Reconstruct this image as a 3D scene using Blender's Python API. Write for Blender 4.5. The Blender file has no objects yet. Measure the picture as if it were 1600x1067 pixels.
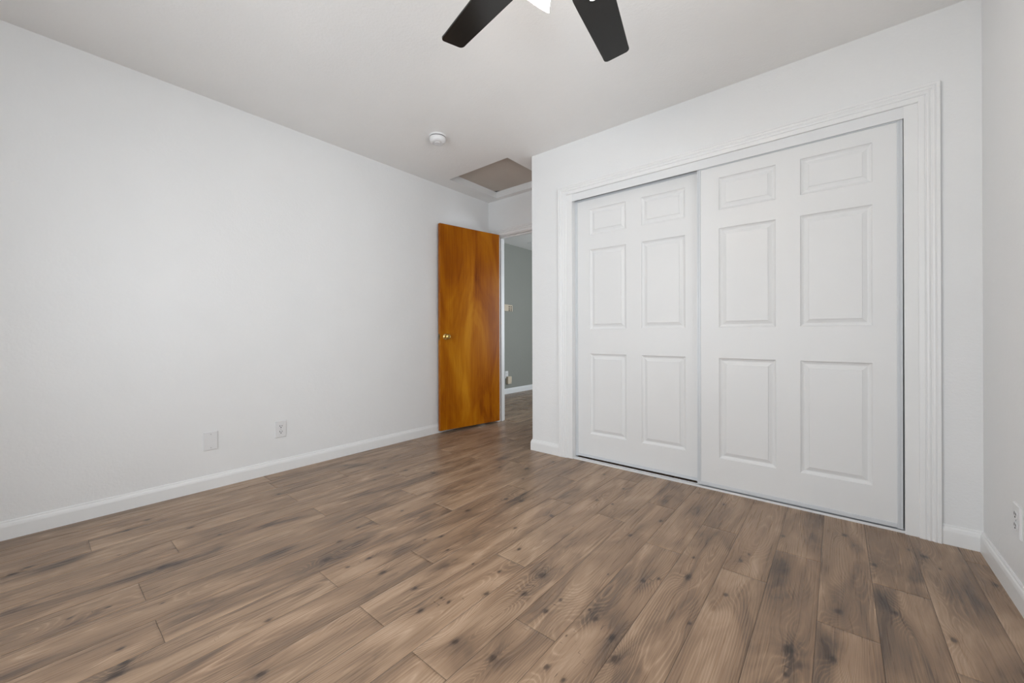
import bpy, bmesh, math, random
import numpy as np
from mathutils import Vector, Matrix

S = bpy.context.scene
COL = S.collection
PI = math.pi

# ------------------------------------------------------------------ camera
CAM_H = 0.9543
cam_d = bpy.data.cameras.new('camera')
cam = bpy.data.objects.new('camera', cam_d)
COL.objects.link(cam)
R3 = Matrix(((0.771635, 0.002958, 0.636059),
             (0.636059, 0.001152, -0.771640),
             (-0.003016, 0.999995, -0.000992)))
cam.matrix_world = Matrix.Translation((0, 0, CAM_H)) @ R3.to_4x4()
cam_d.sensor_width = 36.0
cam_d.lens = 616.555 / 1600 * 36.0
cam_d.shift_y = (522.87 - 533.5) / 1600
cam_d.clip_start = 0.02
S.camera = cam

# ------------------------------------------------------------------ view, world, daylight
S.view_settings.view_transform = 'Standard'
S.view_settings.look = 'None'
S.view_settings.gamma = 1.0
S.view_settings.use_curve_mapping = False
S.view_settings.exposure = 0.0
W = bpy.data.worlds.new('world')
S.world = W
W.use_nodes = True
W.node_tree.nodes['Background'].inputs[0].default_value = (0.75, 0.86, 1.0, 1)
W.node_tree.nodes['Background'].inputs[1].default_value = 0.6


def window_light(name, loc, rot, sx, sy, power, color):
    l = bpy.data.lights.new(name, 'AREA')
    l.shape = 'RECTANGLE'
    l.size, l.size_y = sx, sy
    l.energy = power
    l.color = color
    o = bpy.data.objects.new(name, l)
    COL.objects.link(o)
    o.location = loc
    o.rotation_euler = rot
    return o


# daylight of the window in the right-hand wall, of the one behind the camera and of the hall's glazed end
window_light('daylight_right', (0.64, 0.85, 1.5), (0, PI / 2, 0), 1.16, 1.66, 32, (0.92, 0.965, 1.0))
window_light('daylight_rear', (-1.15, -1.16, 1.1), (PI / 2, 0, 0), 2.2, 1.9, 51, (0.92, 0.965, 1.0))
window_light('daylight_hall', (-0.84, 5.0, 1.25), (0, PI / 2, 0), 1.3, 1.46, 64, (0.86, 0.94, 1.0))

# ------------------------------------------------------------------ room dimensions
XL, XR = -3.0246, 0.4917          # left wall, right wall
YC, YB = 2.6433, 3.2595           # closet wall, door wall
XC = -1.9598                      # outer corner of the closet
YR = -1.0                         # wall behind the camera
XH, YH = -4.14, 7.0               # hall
XHR = -1.0
CE = 2.44
T = 0.11

# ------------------------------------------------------------------ materials


def new_mat(name):
    m = bpy.data.materials.new(name)
    m.use_nodes = True
    nt = m.node_tree
    b = nt.nodes['Principled BSDF']
    return m, nt, b


def N(nt, typ, **kw):
    n = nt.nodes.new(typ)
    for k, v in kw.items():
        if k.startswith('i_'):
            key = k[2:]
            key = int(key) if key.isdigit() else key.replace('_', ' ')
            n.inputs[key].default_value = v
        else:
            setattr(n, k, v)
    return n


def L(nt, a, b):
    nt.links.new(a, b)


def ramp(nt, fac, stops):
    r = nt.nodes.new('ShaderNodeValToRGB')
    e = r.color_ramp.elements
    while len(e) < len(stops):
        e.new(0.5)
    for x, (p, c) in zip(e, stops):
        x.position = p
        x.color = (c[0], c[1], c[2], 1)
    L(nt, fac, r.inputs[0])
    return r.outputs[0]


def painted(name, col, rough=0.5, spec=0.35, bump=0.0, scale=120.0, mottled=0.0):
    m, nt, b = new_mat(name)
    b.inputs['Base Color'].default_value = (*col, 1)
    b.inputs['Roughness'].default_value = rough
    b.inputs['Specular IOR Level'].default_value = spec
    tc = N(nt, 'ShaderNodeTexCoord')
    if bump:
        n1 = N(nt, 'ShaderNodeTexNoise', i_Scale=scale, i_Detail=2.0, i_Roughness=0.5)
        L(nt, tc.outputs['Object'], n1.inputs['Vector'])
        n2 = N(nt, 'ShaderNodeTexNoise', i_Scale=scale * 0.32, i_Detail=1.0)
        L(nt, tc.outputs['Object'], n2.inputs['Vector'])
        ad = N(nt, 'ShaderNodeMath', operation='ADD')
        L(nt, n1.outputs[0], ad.inputs[0])
        L(nt, n2.outputs[0], ad.inputs[1])
        bp = N(nt, 'ShaderNodeBump', i_Strength=bump, i_Distance=0.004)
        L(nt, ad.outputs[0], bp.inputs['Height'])
        L(nt, bp.outputs[0], b.inputs['Normal'])
    n3 = N(nt, 'ShaderNodeTexNoise', i_Scale=3.0, i_Detail=2.0)
    L(nt, tc.outputs['Object'], n3.inputs['Vector'])
    lo = tuple(c * (1 - 0.02 - mottled) for c in col)
    L(nt, ramp(nt, n3.outputs[0], [(0.3, lo), (0.7, col)]), b.inputs['Base Color'])
    return m


M = {}
M['wall'] = painted('wall_paint', (0.815, 0.82, 0.822), 0.42, 0.4, 0.22, 95)
M['ceiling'] = painted('ceiling_paint', (0.90, 0.895, 0.885), 0.7, 0.2, 0.25, 80)
M['trim'] = painted('trim_paint', (0.83, 0.835, 0.835), 0.32, 0.45)
M['closet_door'] = painted('closet_door_paint', (0.79, 0.795, 0.797), 0.38, 0.4)
M['white_metal'] = painted('white_enamelled_metal', (0.79, 0.80, 0.81), 0.25, 0.5)
M['frame_metal'] = painted('pale_grey_enamelled_metal', (0.66, 0.685, 0.71), 0.28, 0.5)
M['hall_wall'] = painted('grey_green_paint', (0.305, 0.31, 0.28), 0.5, 0.3, 0.2, 95)
M['hatch'] = painted('bare_board', (0.60, 0.545, 0.49), 0.85, 0.1, 0.1, 150, 0.05)
M['plastic'] = painted('white_plastic', (0.77, 0.77, 0.775), 0.3, 0.5)
M['almond'] = painted('almond_plastic', (0.68, 0.58, 0.45), 0.4, 0.4)
M['dark'] = painted('dark_slot', (0.02, 0.02, 0.02), 0.6, 0.2)
M['button'] = painted('dark_button', (0.06, 0.055, 0.05), 0.5, 0.3)
M['concrete'] = painted('closet_board', (0.3, 0.3, 0.3), 0.8, 0.2)
M['blade'] = painted('black_blade', (0.007, 0.0068, 0.0065), 0.19, 0.5)
M['fan_metal'] = painted('black_fan_metal', (0.02, 0.019, 0.018), 0.35, 0.5)


def metal(name, col, rough):
    m, nt, b = new_mat(name)
    b.inputs['Metallic'].default_value = 1.0
    b.inputs['Roughness'].default_value = rough
    tc = N(nt, 'ShaderNodeTexCoord')
    n = N(nt, 'ShaderNodeTexNoise', i_Scale=60.0, i_Detail=2.0)
    L(nt, tc.outputs['Object'], n.inputs['Vector'])
    L(nt, ramp(nt, n.outputs[0], [(0.3, tuple(c * 0.88 for c in col)), (0.7, col)]), b.inputs['Base Color'])
    return m


M['brass'] = metal('polished_brass', (0.78, 0.56, 0.20), 0.16)
M['dark_brass'] = metal('aged_brass', (0.20, 0.15, 0.07), 0.35)
M['screw'] = metal('painted_screw', (0.55, 0.55, 0.55), 0.4)


def glow(name, col, strength):
    m, nt, b = new_mat(name)
    b.inputs['Base Color'].default_value = (0.9, 0.9, 0.88, 1)
    b.inputs['Roughness'].default_value = 0.3
    b.inputs['Emission Color'].default_value = (*col, 1)
    b.inputs['Emission Strength'].default_value = strength
    return m


M['lit_glass'] = glow('lit_frosted_glass', (1.0, 0.90, 0.79), 33.0)
M['lit_bulb'] = glow('lit_bulb', (1.0, 0.90, 0.78), 122.0)


def pane_mat():
    m, nt, b = new_mat('window_glass')
    tr = N(nt, 'ShaderNodeBsdfTransparent')
    gl = N(nt, 'ShaderNodeBsdfGlossy', i_Roughness=0.02)
    fr = N(nt, 'ShaderNodeFresnel', i_IOR=1.3)
    mx = N(nt, 'ShaderNodeMixShader')
    L(nt, fr.outputs[0], mx.inputs[0])
    L(nt, tr.outputs[0], mx.inputs[1])
    L(nt, gl.outputs[0], mx.inputs[2])
    L(nt, mx.outputs[0], nt.nodes['Material Output'].inputs[0])
    return m


M['glass'] = pane_mat()


def amber_wood():
    m, nt, b = new_mat('amber_stained_veneer')
    tc = N(nt, 'ShaderNodeTexCoord')
    # cathedral flames of a plain-sliced veneer: long warped bands
    mp = N(nt, 'ShaderNodeMapping')
    mp.inputs['Scale'].default_value = (2.6, 2.6, 0.75)
    mp.inputs['Rotation'].default_value = (0, 0.28, 0)
    L(nt, tc.outputs['Object'], mp.inputs['Vector'])
    big = N(nt, 'ShaderNodeTexNoise', i_Scale=1.3, i_Detail=4.0, i_Roughness=0.6, i_Distortion=0.9)
    L(nt, mp.outputs[0], big.inputs['Vector'])
    mp2 = N(nt, 'ShaderNodeMapping')
    mp2.inputs['Scale'].default_value = (60, 60, 1.6)
    L(nt, tc.outputs['Object'], mp2.inputs['Vector'])
    fine = N(nt, 'ShaderNodeTexNoise', i_Scale=1.4, i_Detail=4.0, i_Roughness=0.6)
    L(nt, mp2.outputs[0], fine.inputs['Vector'])
    mx = N(nt, 'ShaderNodeMath', operation='MULTIPLY_ADD')
    mx.inputs[1].default_value = 0.28
    L(nt, fine.outputs[0], mx.inputs[0])
    L(nt, big.outputs[0], mx.inputs[2])
    col = ramp(nt, mx.outputs[0], [(0.42, (0.17, 0.036, 0.001)), (0.56, (0.31, 0.085, 0.002)),
                                   (0.68, (0.40, 0.130, 0.003)), (0.86, (0.54, 0.22, 0.010))])
    L(nt, col, b.inputs['Base Color'])
    b.inputs['Roughness'].default_value = 0.30
    b.inputs['Specular IOR Level'].default_value = 0.16
    return m


M['amber'] = amber_wood()


def floor_mat():
    m, nt, b = new_mat('oak_laminate')

    def at(nm):
        return N(nt, 'ShaderNodeAttribute', attribute_name=nm).outputs['Fac']
    gx, gy, hh, cl, to, sm = (at(k) for k in ('gx', 'gy', 'ring', 'cloud', 'tone', 'seam'))

    def mt(op, a, bb=None, c=None):
        n = N(nt, 'ShaderNodeMath', operation=op)
        for i, v in enumerate((a, bb, c)):
            if v is None:
                continue
            if isinstance(v, (int, float)):
                n.inputs[i].default_value = v
            else:
                L(nt, v, n.inputs[i])
        return n.outputs[0]

    def vec(sx, sy):
        c = N(nt, 'ShaderNodeCombineXYZ')
        L(nt, mt('MULTIPLY', gx, sx), c.inputs[0])
        L(nt, mt('MULTIPLY', gy, sy), c.inputs[1])
        return c.outputs[0]

    def noise(sx, sy, detail, rough=0.55, dist=0.0):
        n = N(nt, 'ShaderNodeTexNoise', noise_dimensions='2D', i_Scale=1.0, i_Detail=detail, i_Roughness=rough, i_Distortion=dist)
        L(nt, vec(sx, sy), n.inputs['Vector'])
        return n.outputs[0]
    big = noise(9.0, 2.1, 3.0, 0.55, 0.8)           # broad tan and grey-brown drifts along the board
    streak = noise(120.0, 2.6, 3.0, 0.6)            # fine pores
    fibre = noise(420.0, 9.0, 2.0, 0.6)
    warp = noise(55.0, 6.0, 2.0, 0.5)
    # knots: offsets to the nearest one, given in metres
    kv = N(nt, 'ShaderNodeAttribute', attribute_name='kv').outputs['Vector']
    sx = N(nt, 'ShaderNodeSeparateXYZ')
    L(nt, kv, sx.inputs[0])
    kx, ky = mt('DIVIDE', sx.outputs[0], 0.0082), mt('DIVIDE', sx.outputs[1], 0.0135)
    kr = mt('SQRT', mt('ADD', mt('MULTIPLY', kx, kx), mt('MULTIPLY', ky, ky)))
    kw = mt('MULTIPLY', kr, mt('MULTIPLY_ADD', noise(75.0, 60.0, 2.0), 1.15, 0.45))
    core = N(nt, 'ShaderNodeMapRange', i_1=1.0, i_2=0.45, i_3=0.0, i_4=0.68)
    L(nt, kw, core.inputs[0])
    rim = N(nt, 'ShaderNodeMapRange', i_1=1.7, i_2=0.9, i_3=0.0, i_4=0.13)
    L(nt, kw, rim.inputs[0])
    # growth rings: thin pale lines
    ph = mt('MULTIPLY_ADD', warp, 0.55, hh)
    saw = mt('PINGPONG', ph, 0.5)
    ring = mt('POWER', mt('MULTIPLY', saw, 2.0), 3.0)
    ringmask = noise(13.0, 2.2, 2.0)
    ringm = N(nt, 'ShaderNodeMapRange', i_1=0.40, i_2=0.58, i_3=0.22, i_4=1.0)
    L(nt, ringmask, ringm.inputs[0])
    patch = N(nt, 'ShaderNodeMapRange', i_1=0.30, i_2=0.62, i_3=0.25, i_4=1.15)
    L(nt, noise(26.0, 7.0, 3.0, 0.6, 0.6), patch.inputs[0])
    grey = mt('MULTIPLY', cl, patch.outputs[0])
    v = mt('MULTIPLY_ADD', streak, 0.15, mt('MULTIPLY', big, 0.80))
    v = mt('MULTIPLY_ADD', fibre, 0.24, v)
    v = mt('ADD', v, to)
    v = mt('ADD', v, 0.066)
    v = mt('MULTIPLY_ADD', mt('MULTIPLY', ring, ringm.outputs[0]), 0.21, v)
    v = mt('SUBTRACT', v, mt('MULTIPLY', grey, 0.26))
    v = mt('SUBTRACT', v, rim.outputs[0])
    col = ramp(nt, v, [(0.28, (0.074, 0.056, 0.046)), (0.46, (0.150, 0.106, 0.078)), (0.63, (0.252, 0.170, 0.114)),
                       (0.78, (0.345, 0.236, 0.157)), (0.97, (0.47, 0.34, 0.24))])
    # some boards lean pink, some grey
    pk = N(nt, 'ShaderNodeMapRange', i_1=0.35, i_2=0.65, i_3=0.0, i_4=0.16)
    L(nt, noise(5.0, 1.1, 2.0), pk.inputs[0])
    pm = N(nt, 'ShaderNodeMixRGB', blend_type='MULTIPLY')
    L(nt, pk.outputs[0], pm.inputs[0])
    L(nt, col, pm.inputs[1])
    pm.inputs[2].default_value = (1.0, 0.90, 0.86, 1)
    hs = N(nt, 'ShaderNodeMixRGB', blend_type='MIX')
    L(nt, core.outputs[0], hs.inputs[0])
    L(nt, pm.outputs[0], hs.inputs[1])
    hs.inputs[2].default_value = (0.034, 0.026, 0.022, 1)
    s2 = N(nt, 'ShaderNodeMixRGB', blend_type='MIX')
    L(nt, sm, s2.inputs[0])
    L(nt, hs.outputs[0], s2.inputs[1])
    s2.inputs[2].default_value = (0.035, 0.025, 0.018, 1)
    L(nt, s2.outputs[0], b.inputs['Base Color'])
    rr = N(nt, 'ShaderNodeMapRange', i_1=0.3, i_2=0.7, i_3=0.25, i_4=0.36)
    L(nt, streak, rr.inputs[0])
    L(nt, rr.outputs[0], b.inputs['Roughness'])
    b.inputs['Specular IOR Level'].default_value = 0.24
    bp = N(nt, 'ShaderNodeBump', i_Strength=0.12, i_Distance=0.0006)
    L(nt, mt('ADD', streak, mt('MULTIPLY', ring, 0.5)), bp.inputs['Height'])
    L(nt, bp.outputs[0], b.inputs['Normal'])
    return m


M['floor'] = floor_mat()

# ------------------------------------------------------------------ mesh helpers


def link(name, me, mat, parent=None, smooth=False):
    o = bpy.data.objects.new(name, me)
    COL.objects.link(o)
    if mat:
        me.materials.append(mat)
    if parent:
        o.parent = parent
    if smooth:
        for p in me.polygons:
            p.use_smooth = True
    return o


def from_bm(name, bm, mat, parent=None, smooth=False):
    bmesh.ops.recalc_face_normals(bm, faces=bm.faces)
    me = bpy.data.meshes.new(name)
    bm.to_mesh(me)
    bm.free()
    return link(name, me, mat, parent, smooth)


def box(bm, x0, x1, y0, y1, z0, z1, bev=0.0, seg=2):
    r = bmesh.ops.create_cube(bm, size=1.0)
    for v in r['verts']:
        v.co = Vector((x0 + (v.co.x + 0.5) * (x1 - x0), y0 + (v.co.y + 0.5) * (y1 - y0), z0 + (v.co.z + 0.5) * (z1 - z0)))
    if bev:
        es = list({e for v in r['verts'] for e in v.link_edges})
        bmesh.ops.bevel(bm, geom=es, offset=bev, segments=seg, affect='EDGES', profile=0.5)
    return r


def boxes(name, lst, mat, parent=None, bev=0.0):
    bm = bmesh.new()
    for b in lst:
        box(bm, *b, bev=bev)
    return from_bm(name, bm, mat, parent)


def lathe(name, prof, mat, parent=None, seg=48, axis='z', smooth=True, cap=True):
    """prof: list of (radius, height)"""
    bm = bmesh.new()
    rings = []
    for r, h in prof:
        ring = []
        for i in range(seg):
            a = 2 * PI * i / seg
            p = (r * math.cos(a), r * math.sin(a), h)
            if axis == 'y':
                p = (p[0], h, p[1])
            ring.append(bm.verts.new(p))
        rings.append(ring)
    for a, b in zip(rings, rings[1:]):
        for i in range(seg):
            bm.faces.new((a[i], a[(i + 1) % seg], b[(i + 1) % seg], b[i]))
    if cap:
        bm.faces.new(rings[0])
        bm.faces.new(rings[-1])
    o = from_bm(name, bm, mat, parent)
    if smooth:
        for p in o.data.polygons:
            p.use_smooth = len(p.vertices) == 4
        o.data.set_sharp_from_angle(angle=math.radians(38))
    return o


def sweep(bm, prof, path, outs, put):
    """prof (w,t): w along the outward mitre vector, t away from the wall; path (u,v) points; put(u,v,t) -> world"""
    rows = []
    for (u, v), (a, b) in zip(path, outs):
        rows.append([bm.verts.new(put(u + a * w, v + b * w, t)) for w, t in prof])
    n = len(prof)
    for r0, r1 in zip(rows, rows[1:]):
        for i in range(n):
            bm.faces.new((r0[i], r0[(i + 1) % n], r1[(i + 1) % n], r1[i]))
    bm.faces.new(rows[0])
    bm.faces.new(rows[-1])


def props(o, label=None, cat=None, group=None, kind=None):
    if label:
        o['label'] = label
    if cat:
        o['category'] = cat
    if group:
        o['group'] = group
    if kind:
        o['kind'] = kind
    return o


def empty(name, loc, rz=0.0):
    o = bpy.data.objects.new(name, None)
    o.empty_display_size = 0.05
    COL.objects.link(o)
    o.location = loc
    o.rotation_euler = (0, 0, rz)
    return o


def st(name, lst, mat, label, cat, bev=0.0):
    return props(boxes(name, lst, mat, None, bev), label, cat, None, 'structure')


KNOTS =  [(-2.587, -0.015, 1.0),(-2.561, -0.055, 1.2),(-2.01, 0.076, 0.8),(-1.61, 0.17, 1.2),(-1.691, 0.168, 0.8),(-1.573, 0.147, 1.6),(-2.491, 0.498, 1.2),(-2.695, 0.291, 0.9),(-2.769, 0.378, 1.1),(-2.158, 0.341, 1.3),(-2.295, 0.568, 0.6),(-1.865, 0.293, 0.5),(-1.986, 0.168, 0.6),(-2.421, 0.237, 0.5),(-1.684, 0.794, 1.5),(-1.841, 1.027, 0.7),(-1.784, 0.901, 1.0),(-1.415, 0.894, 1.2),(-1.551, 0.915, 0.8),(-1.56, 0.823, 0.8),(-1.233, 0.915, 0.9),(-1.476, 0.5, 1.0),(-1.256, 0.406, 1.2),(-1.452, 1.231, 1.0),(-1.339, 1.172, 0.6),(-1.176, 1.166, 0.6),(-1.056, 1.195, 0.8),(-1.002, 1.063, 1.2),(-1.113, 0.943, 0.5),(-1.076, 0.944, 0.7),(-1.118, 0.853, 1.0),(-0.921, 0.834, 1.1),(-0.788, 0.863, 1.5),(-1.232, 1.515, 1.1),(-1.172, 1.742, 0.9),(-1.097, 1.376, 0.9),(-1.019, 1.713, 0.4),(-0.906, 1.284, 1.6),(-0.894, 1.151, 1.2),(-0.765, 1.806, 1.2),(-0.7, 2.043, 1.0),(-0.708, 1.456, 0.4),(-0.771, 1.206, 0.8),(-0.78, 1.125, 1.1),(-0.583, 1.503, 0.9),(-0.542, 1.554, 0.8),(-0.457, 1.64, 1.6),(-0.477, 1.797, 0.8),(-0.629, 1.201, 1.1),(-0.667, 1.227, 0.6),(-0.551, 1.159, 1.2),(-0.51, 1.088, 1.7),(-0.648, 0.937, 1.1),(-0.588, 0.932, 0.8),(-0.379, 1.378, 0.6),(-0.318, 1.614, 1.0),(-0.316, 1.897, 0.9),(-0.299, 1.974, 0.7),(-0.666, 1.075, 0.4),(-0.2, 2.255, 1.0),(0.025, 2.449, 1.4),(0.115, 2.21, 1.2),(0.288, 2.427, 1.1),(0.319, 2.339, 0.6),(-0.002, 1.761, 1.2),(0.148, 1.875, 1.1),(-0.013, 1.491, 1.3),(-0.116, 1.453, 1.7),(0.463, 2.324, 1.0),(0.277, 1.823, 1.3),(0.241, 2.46, 0.6),(-0.115, 1.341, 0.7),(-2.796, 1.465, 1.0),(-2.356, 1.673, 1.2),(-2.363, 1.435, 0.7),(-2.461, 1.277, 0.8),(-2.604, 0.941, 1.1),(-1.831, 1.275, 0.8),(-1.489, 1.163, 0.6),(-2.162, 1.764, 1.0),(-1.556, 1.503, 1.3),(-1.491, 1.749, 1.2),(-1.405, 1.786, 1.4),(-1.883, 2.142, 1.0),(-2.189, 1.766, 1.0),(-1.714, 2.244, 1.3),(-1.614, 2.067, 0.9),(-1.165, 1.738, 1.2),(-1.072, 2.067, 1.2),(-1.652, 2.484, 1.0),(-0.981, 2.076, 1.0),(-1.026, 2.326, 1.0),(-1.233, 2.483, 1.0),(-0.938, 2.635, 1.0),(-0.646, 2.55, 0.9),(-0.494, 2.466, 0.8),(-2.518, 1.611, 1.0)]
CLOUDS =  [(-1.728, 0.363, 1.0),(-1.068, 0.585, 1.3),(-1.917, 0.678, 0.9),(-0.952, 1.55, 1.1),(-0.552, 1.179, 1.2),(-0.078, 2.269, 1.0),(-0.17, 1.766, 1.2),(-0.181, 1.948, 0.9),(0.246, 2.205, 0.9),(0.341, 2.159, 1.5),(-2.199, 0.841, 0.9),(-1.71, 1.314, 1.0),(-2.147, 2.038, 1.0),(-2.007, 2.329, 1.0),(-1.983, 1.975, 1.0),(-1.233, 2.087, 1.0),(-1.244, 2.041, 0.8),(-0.776, 2.337, 0.9),(-0.598, 2.257, 1.0),(-0.458, 2.153, 0.9),(-2.158, 0.341, 1.2),(-1.656, 0.78, 1.2),(-2.14, 0.499, 1.1),(-2.217, 0.755, 0.8),(-1.966, 0.136, 0.8),(-0.578, 1.52, 1.0),(-1.26, 1.103, 0.9),(-1.447, 1.78, 1.2),(-1.196, 1.771, 1.0),(-1.094, 2.126, 0.9),(-0.012, 1.554, 1.0),(-0.102, 1.419, 1.0),(0.069, 2.381, 0.8),(0.265, 2.408, 1.0),(0.125, 1.949, 0.8),(-0.891, 1.19, 1.1),(-0.998, 1.585, 1.0),(-0.64, 1.219, 1.0),(-1.512, 1.093, 0.7),(-1.654, 1.052, 0.6),(-1.694, 0.945, 0.7),(-1.644, 0.252, 0.8),(-2.513, 0.081, 0.8)]
RINGS =  [(-0.113, 1.711, 1.0),(0.013, 1.853, 1.2),(-1.53, 0.854, 0.9),(-1.216, 0.748, 0.9),(-0.717, 1.098, 1.2),(-0.719, 1.74, 0.7),(-0.974, 0.852, 1.2),(-0.912, 1.448, 0.9),(-0.292, 1.78, 0.9),(-0.267, 1.913, 0.9),(-0.54, 1.154, 0.8),(-0.0, 1.63, 1.0),(-0.483, 1.736, 0.8),(-0.906, 1.252, 0.9),(0.202, 1.907, 1.0),(0.42, 2.085, 1.0),(0.292, 2.021, 0.9),(-2.019, 0.221, 0.8),(-1.259, 0.534, 0.8)]
# ------------------------------------------------------------------ floor: laid boards, 0.156 m wide and 1.19 m long
PW, PL, PX0 = 0.1563, 1.19, 0.1005
ROWJ = {-2.80: .97, -2.647: .163, -2.47: .968, -2.323: .408, -2.17: .985, -2.01: .2575, -1.853: 1.11, -1.70: .26, -1.54: .734,
        -1.38: 1.063, -1.225: .731, -1.07: 1.285, -.914: .726, -.758: 1.032, -.60: 1.79, -.446: 2.134, -.288: 1.79,
        -.13: 2.0915, .02: 1.66, .176: 2.048, .335: 1.653, .447: 2.49}


def build_floor():
    rnd = random.Random(7)
    rs = np.random.RandomState(5)
    rowj = {math.floor((x - PX0) / PW): y for x, y in ROWJ.items()}
    kn = np.array(KNOTS)
    cd = np.array(CLOUDS)
    rg = np.array(RINGS)
    # more knots where the photograph's far floor runs on into the hall
    ek = [(rs.uniform(-4.1, -1.9), rs.uniform(3.4, 7.0), rs.uniform(.6, 1.2)) for _ in range(60)]
    kn = np.vstack([kn, ek])
    VX, FC, A = [], [], {k: [] for k in ('gx', 'gy', 'ring', 'cloud', 'tone', 'seam')}
    KV = []
    off = 0
    X0, X1, Y0, Y1 = XH - 0.11, XR + 0.11, YR - 0.11, YH + 0.11
    i0, i1 = math.floor((X0 - PX0) / PW), math.floor((X1 - PX0) / PW)
    for i in range(i0, i1 + 1):
        xa, xb = PX0 + i * PW, PX0 + (i + 1) * PW
        j = rowj.get(i, rnd.uniform(0, PL))
        k0 = math.floor((Y0 - j) / PL)
        y = j + k0 * PL
        while y < Y1:
            ya, yb = max(y, Y0), min(y + PL, Y1)
            x_a, x_b = max(xa, X0), min(xb, X1)
            ox, oy = rnd.uniform(0, 60), rnd.uniform(0, 60)
            tone = rnd.uniform(-0.055, 0.055)
            cen = xa + PW * rnd.uniform(0.2, 0.8)
            slope = rnd.uniform(-0.05, 0.05)
            cc = rnd.uniform(0.0008, 0.004)
            peak = y + PL * rnd.uniform(-0.2, 1.2)
            y += PL
            if yb - ya < 0.01:
                continue
            fine = (-0.5 < (ya + yb) / 2 < 3.5) and x_a > -3.2
            nx = 18 if fine else 6
            ny = max(2, int((yb - ya) / (0.011 if fine else 0.06)))
            g = 0.0015
            us = np.concatenate([[x_a, x_a + g], np.linspace(x_a + g, x_b - g, nx)[1:-1], [x_b - g, x_b]])
            vs = np.concatenate([[ya, ya + g], np.linspace(ya + g, yb - g, ny)[1:-1], [yb - g, yb]])
            XX, YY = np.meshgrid(us, vs, indexing='ij')
            x, yv = XX.ravel(), YY.ravel()
            ed = (XX == us[0]) | (XX == us[-1]) | (YY == vs[0]) | (YY == vs[-1])
            z = np.where(ed.ravel(), -0.0011, 0.0)
            # growth-ring field of a plain-sawn board, bent round its knots
            d = np.sqrt((x - cen - slope * (yv - ya)) ** 2 + cc * (yv - peak) ** 2)
            h = d * 135.0
            kmin = np.full_like(x, 9.0)
            kv = np.ones((len(x), 3))
            cloud = np.zeros_like(x)
            gx = x.copy()
            for (kx, ky, ks) in kn:
                if not (x_a - 0.005 < kx < x_b + 0.005 and ya - 0.25 < ky < yb + 0.25):
                    continue
                dx, dy = (x - kx), (yv - ky)
                if abs(dy).min() > 0.3:
                    continue
                q = (dx / 0.036) ** 2 + (dy / 0.075) ** 2
                h += 3.6 * ks * np.exp(-q)
                gx += 0.018 * ks * np.sign(dx + 1e-6) * np.exp(-q) * (1 - np.exp(-(dx / 0.015) ** 2))
                m = (dx * dx + (dy / 1.6) ** 2) / (ks * ks)
                near = m < kmin
                kmin = np.where(near, m, kmin)
                cloud = np.maximum(cloud, 0.40 * np.exp(-((dx / (0.019 * ks)) ** 2 + (dy / (0.045 * ks)) ** 2)))
                kv[near] = np.stack([dx / ks, dy / ks, np.zeros_like(dx)], 1)[near]
            for (kx, ky, ks) in cd:
                if not (x_a < kx < x_b and ya < ky < yb):
                    continue
                dx, dy = x - kx, yv - ky
                cloud = np.maximum(cloud, 0.9 * np.exp(-((dx / (0.036 * ks)) ** 2 + (dy / (0.10 * ks)) ** 2) ** 1.3))
            for (kx, ky, ks) in rg:
                if not (x_a < kx < x_b and ya < ky < yb):
                    continue
                dx, dy = x - kx, yv - ky
                h += 5.5 * ks * np.exp(-((dx / 0.045) ** 2 + (dy / 0.13) ** 2))
            VX.append(np.stack([x, yv, z], 1))
            nu, nv = len(us), len(vs)
            idx = np.arange(nu * nv).reshape(nu, nv) + off
            FC.append(np.stack([idx[:-1, :-1].ravel(), idx[1:, :-1].ravel(), idx[1:, 1:].ravel(), idx[:-1, 1:].ravel()], 1))
            off += nu * nv
            A['gx'].append(gx + ox)
            A['gy'].append(yv + oy)
            A['ring'].append(h + ox)
            A['cloud'].append(cloud)
            KV.append(kv)
            A['tone'].append(np.full_like(x, tone))
            A['seam'].append(np.where(ed.ravel(), 0.85, 0.0))
    V = np.concatenate(VX)
    F = np.concatenate(FC)
    me = bpy.data.meshes.new('floor')
    me.vertices.add(len(V))
    me.vertices.foreach_set('co', V.astype(np.float32).ravel())
    me.loops.add(len(F) * 4)
    me.loops.foreach_set('vertex_index', F.astype(np.int32).ravel())
    me.polygons.add(len(F))
    me.polygons.foreach_set('loop_start', np.arange(0, len(F) * 4, 4, dtype=np.int32))
    me.polygons.foreach_set('loop_total', np.full(len(F), 4, dtype=np.int32))
    me.update()
    for k, v in A.items():
        a = me.attributes.new(k, 'FLOAT', 'POINT')
        a.data.foreach_set('value', np.concatenate(v).astype(np.float32))
    a = me.attributes.new('kv', 'FLOAT_VECTOR', 'POINT')
    a.data.foreach_set('vector', np.concatenate(KV).astype(np.float32).ravel())
    me.validate()
    return link('floor', me, M['floor'])


props(build_floor(), 'brown knotty oak laminate board floor running from room into hall', 'floor', None, 'structure')

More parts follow.
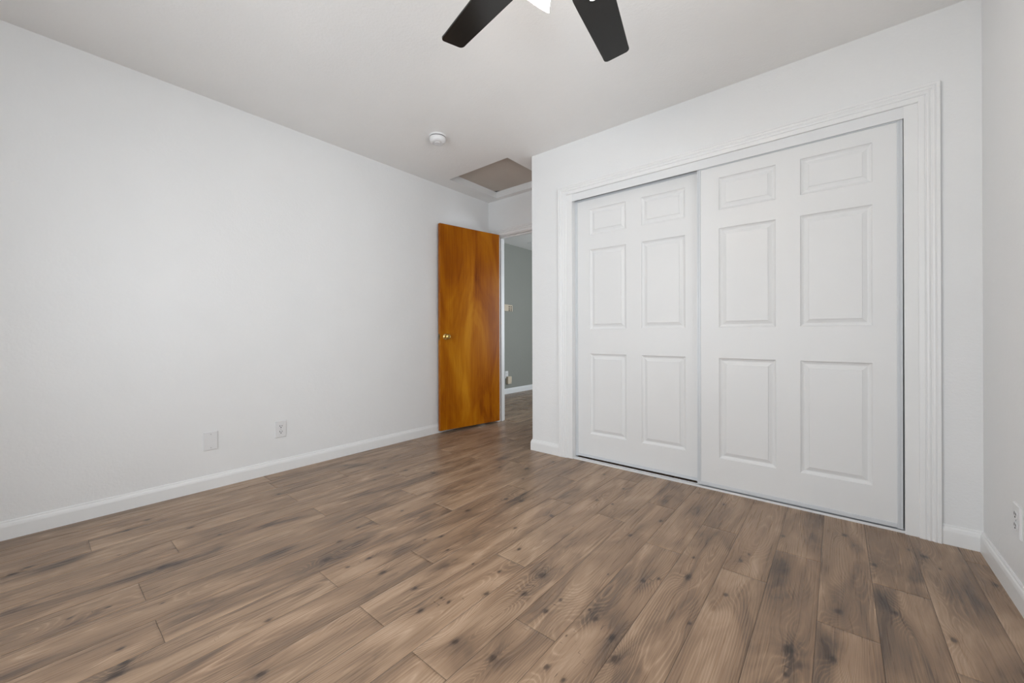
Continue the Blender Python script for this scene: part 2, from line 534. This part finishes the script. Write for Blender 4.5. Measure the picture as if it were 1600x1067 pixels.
# ------------------------------------------------------------------ walls and ceiling
WY0, WY1, WZ0, WZ1 = 0.05, 1.65, 0.95, 2.05          # window in the right wall
RX0, RX1, RZ0, RZ1 = -2.25, -0.05, 0.15, 2.05            # window behind the camera
st('wall_left', [(XL - T, XL, YR - T, YB, 0, CE)], M['wall'], 'long white textured wall on the left with two cover plates', 'wall')
st('wall_right', [(XR, XR + T, YR - T, WY0, 0, CE), (XR, XR + T, WY1, YB + T, 0, CE), (XR, XR + T, WY0, WY1, 0, WZ0),
                  (XR, XR + T, WY0, WY1, WZ1, CE)], M['wall'], 'white wall on the right beside the closet with one outlet', 'wall')
st('wall_rear', [(XL, RX0, YR - T, YR, 0, CE), (RX1, XR, YR - T, YR, 0, CE), (RX0, RX1, YR - T, YR, 0, RZ0),
                 (RX0, RX1, YR - T, YR, RZ1, CE)], M['wall'], 'white wall behind the viewpoint with a window', 'wall')
# closet wall with its opening, and the return wall of the closet
OX0, OX1, OZ = -1.60, 0.272, 2.04
st('wall_closet', [(XC, OX0, YC, YC + T, 0, CE), (OX1, XR, YC, YC + T, 0, CE), (OX0, OX1, YC, YC + T, OZ, CE),
                   (XC, XC + T, YC + T, YB, 0, CE)], M['wall'], 'white wall around the sliding closet doors', 'wall')
DX0, DX1, DZ = -2.905, -2.135, 2.055
st('wall_back', [(XL - T, DX0, YB, YB + T, 0, CE), (DX1, XC + T, YB, YB + T, 0, CE), (DX0, DX1, YB, YB + T, DZ, CE)],
   M['wall'], 'short white wall above the open bedroom doorway', 'wall')
st('wall_closet_back', [(XC + T, XR, YB, YB + T, 0, CE)], M['concrete'], 'grey wall inside the closet behind sliding doors', 'wall')
st('wall_hall_left', [(XH - T, XH, YB, YH + T, 0, CE)], M['hall_wall'], 'grey-green hall wall seen through the doorway', 'wall')
st('wall_hall_front', [(XH, XL - T, YB, YB + T, 0, CE)], M['hall_wall'], 'hall wall hidden left of the doorway', 'wall')
st('wall_hall_end', [(XH, XHR + T, YH, YH + T, 0, CE)], M['hall_wall'], 'end wall of the hall out of sight', 'wall')
st('wall_hall_right', [(XHR, XHR + T, YB + T, 4.2, 0, CE), (XHR, XHR + T, 5.8, YH, 0, CE), (XHR, XHR + T, 4.2, 5.8, 0, 0.55),
                       (XHR, XHR + T, 4.2, 5.8, 1.95, CE)], M['hall_wall'], 'hall wall with a window out of sight', 'wall')
HX0, HX1, HY0, HY1 = -2.854, -2.125, 2.525, 3.20     # attic hatch opening
CX0, CX1, CY0, CY1 = XH - T, XR + T, YR - T, YH + T
HT = 0.066
st('ceiling', [(CX0, HX0, CY0, CY1, CE, CE + HT), (HX1, CX1, CY0, CY1, CE, CE + HT), (HX0, HX1, CY0, HY0, CE, CE + HT),
               (HX0, HX1, HY1, CY1, CE, CE + HT)], M['ceiling'], 'pale textured ceiling over bedroom and hall', 'ceiling')
# white liner of the hatch opening, and the dark attic space above it
g = 0.003
st('trim_hatch_liner', [(HX0, HX0 + g, HY0, HY1, CE, CE + HT), (HX1 - g, HX1, HY0, HY1, CE, CE + HT),
                        (HX0 + g, HX1 - g, HY0, HY0 + g, CE, CE + HT), (HX0 + g, HX1 - g, HY1 - g, HY1, CE, CE + HT)],
   M['wall'], 'white painted lining of the attic hatch opening', 'trim')
az = CE + HT
st('ceiling_attic', [(HX0 - .3, HX1 + .3, HY0 - .3, HY1 + .3, az + .4, az + .45), (HX0 - .3, HX0 - .25, HY0 - .3, HY1 + .3, az, az + .4),
                     (HX1 + .25, HX1 + .3, HY0 - .3, HY1 + .3, az, az + .4), (HX0 - .25, HX1 + .25, HY0 - .3, HY0 - .25, az, az + .4),
                     (HX0 - .25, HX1 + .25, HY1 + .25, HY1 + .3, az, az + .4)], M['concrete'], 'dark attic space above the ceiling hatch', 'ceiling')


def windows():
    def frame(name, put, u0, u1, v0, v1, label):
        w = 0.045
        def bx(a, b, c, d, e, f):
            p, q = put(a, c, e), put(b, d, f)
            return (min(p[0], q[0]), max(p[0], q[0]), min(p[1], q[1]), max(p[1], q[1]), min(p[2], q[2]), max(p[2], q[2]))
        o = boxes(name, [bx(u0, u0 + w, v0, v1, .02, .08), bx(u1 - w, u1, v0, v1, .02, .08), bx(u0 + w, u1 - w, v0, v0 + w, .02, .08),
                         bx(u0 + w, u1 - w, v1 - w, v1, .02, .08), bx((u0 + u1) / 2 - .02, (u0 + u1) / 2 + .02, v0 + w, v1 - w, .03, .07)],
                  M['trim'])
        props(o, label, 'window', None, 'structure')
        boxes('window_pane', [bx(u0 + w, u1 - w, v0 + w, v1 - w, .048, .052)], M['glass'], o)
    frame('window_1', lambda u, v, t: (XR + t, u, v), WY0, WY1, WZ0, WZ1, 'white framed window in the right wall out of view')
    frame('window_2', lambda u, v, t: (u, YR - t, v), RX0, RX1, RZ0, RZ1, 'white framed tall window behind the viewpoint')
    frame('window_3', lambda u, v, t: (XHR + t, u, v), 4.2, 5.8, .55, 1.95, 'white framed hall window out of view')


windows()

# ------------------------------------------------------------------ baseboards
BT, BH = 0.0125, 0.088
BPROF = [(0, 0), (0, BT), (0.060, BT), (0.066, 0.0115), (0.074, 0.0095), (0.080, 0.006), (0.0845, 0.0055), (BH, 0.0035), (BH, 0)]  # (height, thickness)


def baseboard(name, pts, nrm, label):
    """pts along the wall foot; nrm = mitred outward vectors at each point"""
    bm = bmesh.new()
    rows = [[bm.verts.new((x + a * t, y + b * t, z)) for z, t in BPROF] for (x, y), (a, b) in zip(pts, nrm)]
    n = len(BPROF)
    for r0, r1 in zip(rows, rows[1:]):
        for i in range(n):
            bm.faces.new((r0[i], r0[(i + 1) % n], r1[(i + 1) % n], r1[i]))
    bm.faces.new(rows[0])
    bm.faces.new(rows[-1])
    return props(from_bm(name, bm, M['trim']), label, 'baseboard', None, 'structure')


baseboard('baseboard_left', [(XL, YR), (XL, YB)], [(1, 1), (1, -1)], 'white baseboard along the long left wall')
baseboard('baseboard_closet', [(XC, YB), (XC, YC), (-1.694, YC)], [(-1, -1), (-1, -1), (0, -1)], 'short white baseboard left of the closet wrapping its corner')
baseboard('baseboard_right', [(0.365, YC), (XR, YC), (XR, YR)], [(0, -1), (-1, -1), (-1, 1)], 'white baseboard in the right corner beside the closet')
baseboard('baseboard_rear', [(XR, YR), (XL, YR)], [(-1, 1), (1, 1)], 'white baseboard behind the viewpoint')
baseboard('baseboard_hall', [(XH, YB + T), (XH, YH)], [(1, 1), (1, -1)], 'white baseboard along the grey-green hall wall')

# ------------------------------------------------------------------ casings
CPROF = [(0, 0), (0, 0.0085), (0.003, 0.0105), (0.020, 0.0125), (0.0215, 0.0100), (0.0245, 0.0100), (0.027, 0.0140), (0.033, 0.0155),
         (0.038, 0.0135), (0.040, 0.0120), (0.043, 0.0135), (0.046, 0.0170), (0.052, 0.0185), (0.056, 0.0165), (0.058, 0.0160),
         (0.060, 0.0185), (0.069, 0.0195), (0.071, 0.0180), (0.071, 0)]


def casing(name, u0, u1, top, put, label):
    bm = bmesh.new()
    sweep(bm, CPROF, [(u0, 0), (u0, top), (u1, top), (u1, 0)], [(-1, 0), (-1, 1), (1, 1), (1, 0)], put)
    return props(from_bm(name, bm, M['trim']), label, 'door casing', None, 'structure')


casing('trim_closet_casing', -1.6225, 0.2945, 2.039, lambda u, v, t: (u, YC - t, v), 'ridged white casing framing the sliding closet doors')
casing('trim_doorway_casing', -2.895, -2.145, 2.043, lambda u, v, t: (u, YB - t, v), 'ridged white casing around the open bedroom doorway')
casing('trim_hall_casing', -2.895, -2.145, 2.043, lambda u, v, t: (u, YB + T + t, v), 'white casing on the hall side of the doorway')
# jambs
JX0, JX1 = -1.577, 0.2473
st('trim_closet_jamb', [(-1.6225, JX0, YC - 0.002, YC + T, 0, 2.039), (JX1, 0.2945, YC - 0.002, YC + T, 0, 2.039),
                        (JX0, JX1, YC + 0.010, YC + T, 2.034, 2.04)], M['trim'], 'flat white jamb boards inside the closet casing', 'trim')
st('trim_doorway_jamb', [(DX0, -2.889, YB, YB + T, 0, DZ), (-2.151, DX1, YB, YB + T, 0, DZ), (-2.889, -2.151, YB, YB + T, 2.037, DZ),
                         (-2.889, -2.876, YB + .045, YB + .08, 0, 2.037), (-2.164, -2.151, YB + .045, YB + .08, 0, 2.037),
                         (-2.876, -2.164, YB + .045, YB + .08, 2.024, 2.037)], M['trim'], 'white jamb lining the open bedroom doorway', 'trim')

# ------------------------------------------------------------------ closet doors
PANEL_RINGS = [(0.0, 0.0), (0.0015, 0.0035), (0.006, 0.0075), (0.013, 0.0110), (0.017, 0.0120), (0.0195, 0.0118), (0.037, 0.0055), (0.0385, 0.0025)]


def closet_door(name, x0, x1, yf, label, tilt=0.0):
    z0, z1 = 0.021, 1.996
    w = x1 - x0
    root = empty(name, (x0, yf, z0))
    root.rotation_euler = (0, tilt, 0)
    h = z1 - z0
    us = [0, .122, .412, .523, .814, w]
    vs = [0, .2 - z0, .811 - z0, .997 - z0, 1.601 - z0, 1.713 - z0, 1.909 - z0, h]
    th = 0.030
    bm = bmesh.new()
    P = {}
    for i, u in enumerate(us):
        for j, v in enumerate(vs):
            P[i, j] = bm.verts.new((u, 0, v))
    for i in range(5):
        for j in range(7):
            q = [P[i, j], P[i + 1, j], P[i + 1, j + 1], P[i, j + 1]]
            if i in (1, 3) and j in (1, 3, 5):
                prev = q
                for inset, dep in PANEL_RINGS[1:]:
                    u0, u1, v0, v1 = us[i] + inset, us[i + 1] - inset, vs[j] + inset, vs[j + 1] - inset
                    cur = [bm.verts.new(c) for c in ((u0, dep, v0), (u1, dep, v0), (u1, dep, v1), (u0, dep, v1))]
                    for k in range(4):
                        bm.faces.new((prev[k], prev[(k + 1) % 4], cur[(k + 1) % 4], cur[k]))
                    prev = cur
                bm.faces.new(prev)
            else:
                bm.faces.new(q)
    back = [bm.verts.new(c) for c in ((0, th, 0), (w, th, 0), (w, th, h), (0, th, h))]
    bm.faces.new(back)
    bot = [P[i, 0] for i in range(6)]
    top = [P[i, 7] for i in range(6)]
    lef = [P[0, j] for j in range(8)]
    rig = [P[5, j] for j in range(8)]
    bm.faces.new(bot + [back[1], back[0]])
    bm.faces.new(top + [back[2], back[3]])
    bm.faces.new(lef + [back[3], back[0]])
    bm.faces.new(rig + [back[2], back[1]])
    from_bm('door_panel', bm, M['closet_door'], root)
    s, p = 0.019, 0.005
    for a in (0, w - s):
        fr = boxes('side_frame', [(a - .001, a + .0075, -p, 0.001, -.004, h), (a + .0075, a + .0115, -p + .0025, 0.001, -.004, h),
                                  (a + .0115, a + s, -p, 0.001, -.004, h)], M['frame_metal'], root)
        fr['label'] = 'grooved white metal edge channel'
    r = boxes('bottom_rail', [(s, w - s, -p, 0.001, 0, .015), (s, w - s, -p + .0015, 0.001, .015, .019)], M['frame_metal'], root)
    r['label'] = 'white metal rail along the foot of the door'
    r = boxes('top_rail', [(s, w - s, -p, 0.001, h - .016, h)], M['frame_metal'], root)
    r['label'] = 'white metal rail along the top of the door'
    return props(root, label, 'closet door', None, 'structure')


closet_door('door_1', -0.6800, 0.2415, 2.658, 'front white six-panel sliding closet door on the right', 0.0018)
closet_door('door_2', -1.5755, -0.650, 2.6955, 'rear white six-panel sliding closet door on the left')
st('trim_closet_track', [(JX0, JX1, YC - .001, YC + .006, 1.983, 2.0385), (JX0, JX1, YC + .006, YC + .10, 2.026, 2.034)], M['white_metal'],
   'white metal header track above the closet doors', 'closet track')
st('trim_closet_sill', [(JX0, JX1, YC + .006, YC + .048, 0, .005), (JX0, JX1, YC + .006, YC + .0095, .005, .012),
                        (JX0, JX1, YC + .0465, YC + .048, .005, .008)], M['white_metal'],
   'white metal floor track under the closet doors', 'closet track')

# ------------------------------------------------------------------ amber bedroom door, standing open against the left wall
HXY = Vector((-2.8245, 3.215))
ddir = math.atan2(-0.98315, -0.18280)
door = empty('door_3', (HXY.x, HXY.y, 0.0), ddir)     # local x: along the leaf, local y: towards the room face is +y
dw, dt = 0.730, 0.035
bm = bmesh.new()
box(bm, 0, dw, -dt, 0, 0.029, 2.040, bev=0.0015)
from_bm('door_leaf', bm, M['amber'], door)
props(door, 'amber stained flat wooden door standing open against the left wall', 'door', None, 'structure')
# knob on the visible face
kn_ = empty('door_knob', (0.668, 0, 0.940))
kn_.parent = door
kn_['label'] = 'round polished brass knob'
KP = [(0.0, 0.0), (0.031, 0.0), (0.0315, 0.003), (0.029, 0.007), (0.020, 0.010), (0.012, 0.013), (0.0105, 0.022), (0.0125, 0.030),
      (0.021, 0.035), (0.0265, 0.043), (0.0275, 0.050), (0.0255, 0.057), (0.019, 0.062), (0.008, 0.0640), (0.0, 0.0642)]
lathe('knob', KP[5:], M['brass'], kn_, 40, 'y')
lathe('rosette', KP[:6], M['brass'], kn_, 40, 'y')
lp = boxes('latch_plate', [(dw - .001, dw + .0012, -dt + .006, -.006, .912, .968)], M['dark_brass'], door)
lp['label'] = 'small dark brass latch plate on the door edge'
boxes('latch_bolt', [(dw + .0012, dw + .008, -dt + .012, -.012, .932, .948)], M['dark_brass'], lp, bev=.002)

# ------------------------------------------------------------------ attic hatch panel and smoke detector
hp = bmesh.new()
c0 = [(HX0 - .01, HY0 - .01), (HX1 + .01, HY0 - .01), (HX1 + .01, HY1 + .01), (HX0 + .085, HY1 + .01), (HX0 + .055, HY1 - .008), (HX0 + .022, HY1 - .026), (HX0 - .01, HY1 - .050)]
lo = [hp.verts.new((x, y, az + .0005)) for x, y in c0]
hi = [hp.verts.new((x, y, az + .0135)) for x, y in c0]
hp.faces.new(lo)
hp.faces.new(hi)
for i in range(len(c0)):
    k = (i + 1) % len(c0)
    hp.faces.new((lo[i], lo[k], hi[k], hi[i]))
props(from_bm('attic_hatch', hp, M['hatch']), 'taupe board panel closing the square ceiling hatch above the door', 'attic hatch')

sd = empty('smoke_detector', (-2.297, 1.921, CE))
props(sd, 'round white smoke detector on the ceiling before the attic hatch', 'smoke detector')
lathe('mounting_base', [(0.0, 0), (0.064, 0), (0.0645, -.003), (0.063, -.009), (0.060, -.0105), (0.0, -.0105)], M['plastic'], sd, 56)
lathe('vent_gap', [(0.0, -.0105), (0.0585, -.0105), (0.0585, -.0150), (0.0, -.0150)], M['dark'], sd, 56)
lathe('cover', [(0.0, -.0150), (0.0590, -.0150), (0.0600, -.017), (0.0590, -.034), (0.0545, -.044), (0.046, -.050), (0.036, -.052),
                (0.034, -.050), (0.022, -.050), (0.020, -.0545), (0.0, -.055)], M['plastic'], sd, 56)
bm = bmesh.new()
bmesh.ops.create_cone(bm, cap_ends=True, segments=24, radius1=.009, radius2=.0105, depth=.004, matrix=Matrix.Translation((.034, .022, -.052)))
from_bm('test_button', bm, M['plastic'], sd)

# ------------------------------------------------------------------ ceiling fan (mostly above the frame)
FX, FY, FZ = -0.6103, 0.9820, 2.16
fan = empty('ceiling_fan', (FX, FY, CE))
props(fan, 'black five-blade ceiling fan with lit glass shades at top of frame', 'ceiling fan')
lathe('canopy', [(0.0, 0), (0.068, 0), (0.068, -.012), (0.055, -.045), (0.020, -.06), (0.0, -.06)], M['fan_metal'], fan)
lathe('downrod', [(0.0, -.06), (0.013, -.06), (0.013, -.155), (0.0, -.155)], M['fan_metal'], fan, 24)
lathe('motor_housing', [(0.0, -.15), (0.04, -.15), (0.095, -.165), (0.11, -.19), (0.11, -.245), (0.095, -.262), (0.045, -.27), (0.0, -.27)], M['fan_metal'], fan)
lathe('light_fitter', [(0.0, -.27), (0.042, -.27), (0.050, -.285), (0.050, -.315), (0.035, -.335), (0.0, -.34)], M['fan_metal'], fan)
RB, WT, WS, DROOP = 0.5854, 0.1033, 0.1007, -0.0663
pitch = math.radians(9.21)


def blade_mesh():
    bm = bmesh.new()
    half = []
    r0 = 0.165
    # half-width along the blade, tip corners rounded
    rs_ = [r0, r0 + .012, 0.20, 0.25, 0.30, 0.36, 0.42, 0.48, 0.53, 0.555]
    def wid(r):
        w = WT + WS * (RB - r)
        if r < 0.27:
            w *= 0.80 + 0.20 * math.sin((r - r0) / (0.27 - r0) * PI / 2)
        return w / 2
    for r in rs_:
        half.append((r, wid(r)))
    rc = 0.017
    wt = wid(RB)
    for k in range(7):
        a = k / 6 * PI / 2
        half.append((RB - rc + rc * math.sin(a), wt + 0.0015 - rc + rc * math.cos(a)))
    outl = [(r, s) for r, s in half] + [(r, -s) for r, s in reversed(half)]
    lo = [bm.verts.new((r, s, -.003)) for r, s in outl]
    hi = [bm.verts.new((r, s, .003)) for r, s in outl]
    bm.faces.new(lo)
    bm.faces.new(hi)
    n = len(outl)
    for i in range(n):
        k = (i + 1) % n
        bm.faces.new((lo[i], lo[k], hi[k], hi[i]))
    bmesh.ops.recalc_face_normals(bm, faces=bm.faces)
    me = bpy.data.meshes.new('blade')
    bm.to_mesh(me)
    bm.free()
    me.materials.append(M['blade'])
    return me


bme = blade_mesh()
bm = bmesh.new()
box(bm, .09, .215, -.018, .018, -.012, -.003, bev=.003)
box(bm, .165, .225, -.042, .042, -.0085, -.003, bev=.002)
bmesh.ops.recalc_face_normals(bm, faces=bm.faces)
ime = bpy.data.meshes.new('blade_iron')
bm.to_mesh(ime)
bm.free()
ime.materials.append(M['fan_metal'])
a0 = math.radians(171.67)
for k in range(5):
    ang = a0 - k * 2 * PI / 5
    ax = Vector((math.cos(ang), math.sin(ang), DROOP)).normalized()
    cw = Vector((math.sin(ang), -math.cos(ang), 0))
    e = cw * math.cos(pitch) + Vector((0, 0, 1)) * math.sin(pitch)
    e = (e - ax * e.dot(ax)).normalized()
    nz = ax.cross(e)
    mat = Matrix(((ax.x, e.x, nz.x, 0), (ax.y, e.y, nz.y, 0), (ax.z, e.z, nz.z, FZ - CE), (0, 0, 0, 1)))
    if nz.z < 0:   # keep the lower side down
        mat = Matrix(((ax.x, -e.x, -nz.x, 0), (ax.y, -e.y, -nz.y, 0), (ax.z, -e.z, -nz.z, FZ - CE), (0, 0, 0, 1)))
    b = bpy.data.objects.new('blade', bme)
    COL.objects.link(b)
    b.parent = fan
    b.matrix_local = mat
    ir = bpy.data.objects.new('blade_iron', ime)
    COL.objects.link(ir)
    ir.parent = b
RIMC = Vector((-0.7335, 0.9962, 2.0))
SHP = [(0.024, 0.0), (0.027, 0.010), (0.033, 0.035), (0.042, 0.070), (0.052, 0.098), (0.060, 0.115), (0.0575, 0.115), (0.050, 0.098), (0.040, 0.070), (0.031, 0.035), (0.024, 0.010), (0.022, 0.0)]
tau = math.radians(45)
for k in range(3):
    ph = math.radians((172, 289, 46)[k])
    a = Vector((math.sin(tau) * math.cos(ph), math.sin(tau) * math.sin(ph), -math.cos(tau)))
    rad = 0.124
    rim = Vector((rad * math.cos(ph), rad * math.sin(ph), 2.0 - CE))
    if k == 0:
        rim = RIMC - Vector((FX, FY, CE))
    neck = rim - a * 0.115
    q = Vector((0, 0, 1)).rotation_difference(a).to_matrix().to_4x4()
    sh = lathe('glass_shade', SHP, M['lit_glass'], fan, 40, cap=False)
    sh.matrix_local = Matrix.Translation(neck) @ q
    sh['label'] = 'glowing white glass lamp shade'
    bu = lathe('bulb', [(0.0, 0.012), (0.013, 0.012), (0.014, 0.03), (0.022, 0.05), (0.026, 0.068), (0.022, 0.084), (0.012, 0.092), (0.0, 0.094)], M['lit_bulb'], sh, 24)
    so = lathe('lamp_arm', [(0.0, -.10), (0.010, -.10), (0.010, -.03), (0.024, -.022), (0.026, 0.004), (0.0, 0.004)], M['fan_metal'], fan, 24)
    so.matrix_local = Matrix.Translation(neck) @ q

# ------------------------------------------------------------------ wall plates


def plate(parent, w=0.072, h=0.1145, mat=None):
    bm = bmesh.new()
    q = 0.003
    lo = [bm.verts.new(c) for c in ((-w / 2, 0, -h / 2), (w / 2, 0, -h / 2), (w / 2, 0, h / 2), (-w / 2, 0, h / 2))]
    mi = [bm.verts.new(c) for c in ((-w / 2, -.002, -h / 2), (w / 2, -.002, -h / 2), (w / 2, -.002, h / 2), (-w / 2, -.002, h / 2))]
    a, b_ = w / 2 - q, h / 2 - q
    hi = [bm.verts.new(c) for c in ((-a, -.0058, -b_), (a, -.0058, -b_), (a, -.0058, b_), (-a, -.0058, b_))]
    for p, r in ((lo, mi), (mi, hi)):
        for i in range(4):
            bm.faces.new((p[i], p[(i + 1) % 4], r[(i + 1) % 4], r[i]))
    bm.faces.new(hi)
    bm.faces.new(lo)
    return from_bm('cover_plate', bm, mat or M['plastic'], parent)


def screw(parent, x, z, y=-.0058):
    o = lathe('screw', [(0.0, 0.001), (.0032, .001), (.0030, -.0008), (.0015, -.0013), (0.0, -.0013)], M['screw'], parent, 16, 'y')
    o.location = (x, y, z)
    return o


def receptacle(parent, z):
    bm = bmesh.new()
    pts = []
    for i in range(28):
        a = 2 * PI * i / 28
        pts.append((0.0172 * math.cos(a), max(-.0135, min(.0135, 0.0172 * math.sin(a)))))
    f = [bm.verts.new((x, -.0078, z + y)) for x, y in pts]
    g_ = [bm.verts.new((x, -.005, z + y)) for x, y in pts]
    bm.faces.new(f)
    bm.faces.new(g_)
    for i in range(28):
        k = (i + 1) % 28
        bm.faces.new((f[i], f[k], g_[k], g_[i]))
    r = from_bm('receptacle', bm, M['plastic'], parent)
    boxes('slot', [(-.0085, -.0055, -.0084, -.007, z - .001, z + .009)], M['dark'], r)
    boxes('slot', [(.0055, .0085, -.0084, -.007, z, z + .008)], M['dark'], r)
    gh = lathe('ground_hole', [(0.0, -.007), (.0034, -.007), (.0034, -.0084), (0.0, -.0084)], M['dark'], r, 14, 'y')
    gh.location = (0, 0, z - .0070)
    return r


def outlet(loc, rz, label, group=None):
    o = empty('wall_outlet', loc, rz)
    props(o, label, 'outlet', group)
    plate(o)
    receptacle(o, .0195)
    receptacle(o, -.0195)
    screw(o, 0, 0)
    return o


outlet((XL, 1.106, 0.2985), PI / 2, 'white duplex outlet on the left wall nearer the wooden door')
outlet((XR, 2.211, 0.2930), -PI / 2, 'white outlet on the right wall beside the closet corner')
bp_ = empty('blank_wall_plate', (XL, 0.7045, 0.299), PI / 2)
props(bp_, 'blank white cover plate on left wall without sockets', 'wall plate')
plate(bp_, 0.0735)
screw(bp_, 0, .042)
screw(bp_, 0, -.042)

# hall wall: beige thermostat, outlet with a plugged-in box, ceiling vent
th = empty('thermostat', (XH, 4.915, 1.394), PI / 2)
props(th, 'beige wall thermostat with dark buttons on the grey-green hall wall', 'thermostat')
boxes('body', [(-.11, -.012, -.028, 0, -.052, .056)], M['almond'], th, bev=.003)
boxes('button_plate', [(-.012, .108, -.012, 0, -.052, .052)], M['almond'], th, bev=.002)
for zz in (.022, -.012, -.040):
    for xx in (.024, .072):
        boxes('button', [(xx - .014, xx + .014, -.0145, -.011, zz - .009, zz + .009)], M['button'], th)
ho = empty('wall_outlet', (XH, 4.880, 0.312), PI / 2)
props(ho, 'small outlet above a plug-in box low on the grey-green hall wall', 'outlet')
plate(ho, .076, .116)
receptacle(ho, .0195)
receptacle(ho, -.0195)
screw(ho, 0, 0)
pa = empty('plug_in_adapter', (XH, 4.906, 0.222), PI / 2)
props(pa, 'almond plug-in box hanging from the hall outlet', 'power adapter')
boxes('body', [(-.046, .046, -.052, -.0085, -.056, .062)], M['almond'], pa, bev=.004)
boxes('indicator', [(.024, .032, -.0535, -.050, -.040, -.032)], M['dark'], pa)
hv = empty('ceiling_vent', (-3.70, 5.16, CE))
props(hv, 'small slotted vent on the hall ceiling', 'vent')
boxes('vent_frame', [(-.15, .15, -.09, -.075, -.006, 0), (-.15, .15, .075, .09, -.006, 0), (-.15, -.135, -.075, .075, -.006, 0), (.135, .15, -.075, .075, -.006, 0)], M['trim'], hv)
for k in range(6):
    boxes('louvre', [(-.135, .135, -.07 + k * .024, -.056 + k * .024, -.005, -.001)], M['trim'], hv)
boxes('vent_back', [(-.135, .135, -.075, .075, -.001, 0)], M['dark'], hv)
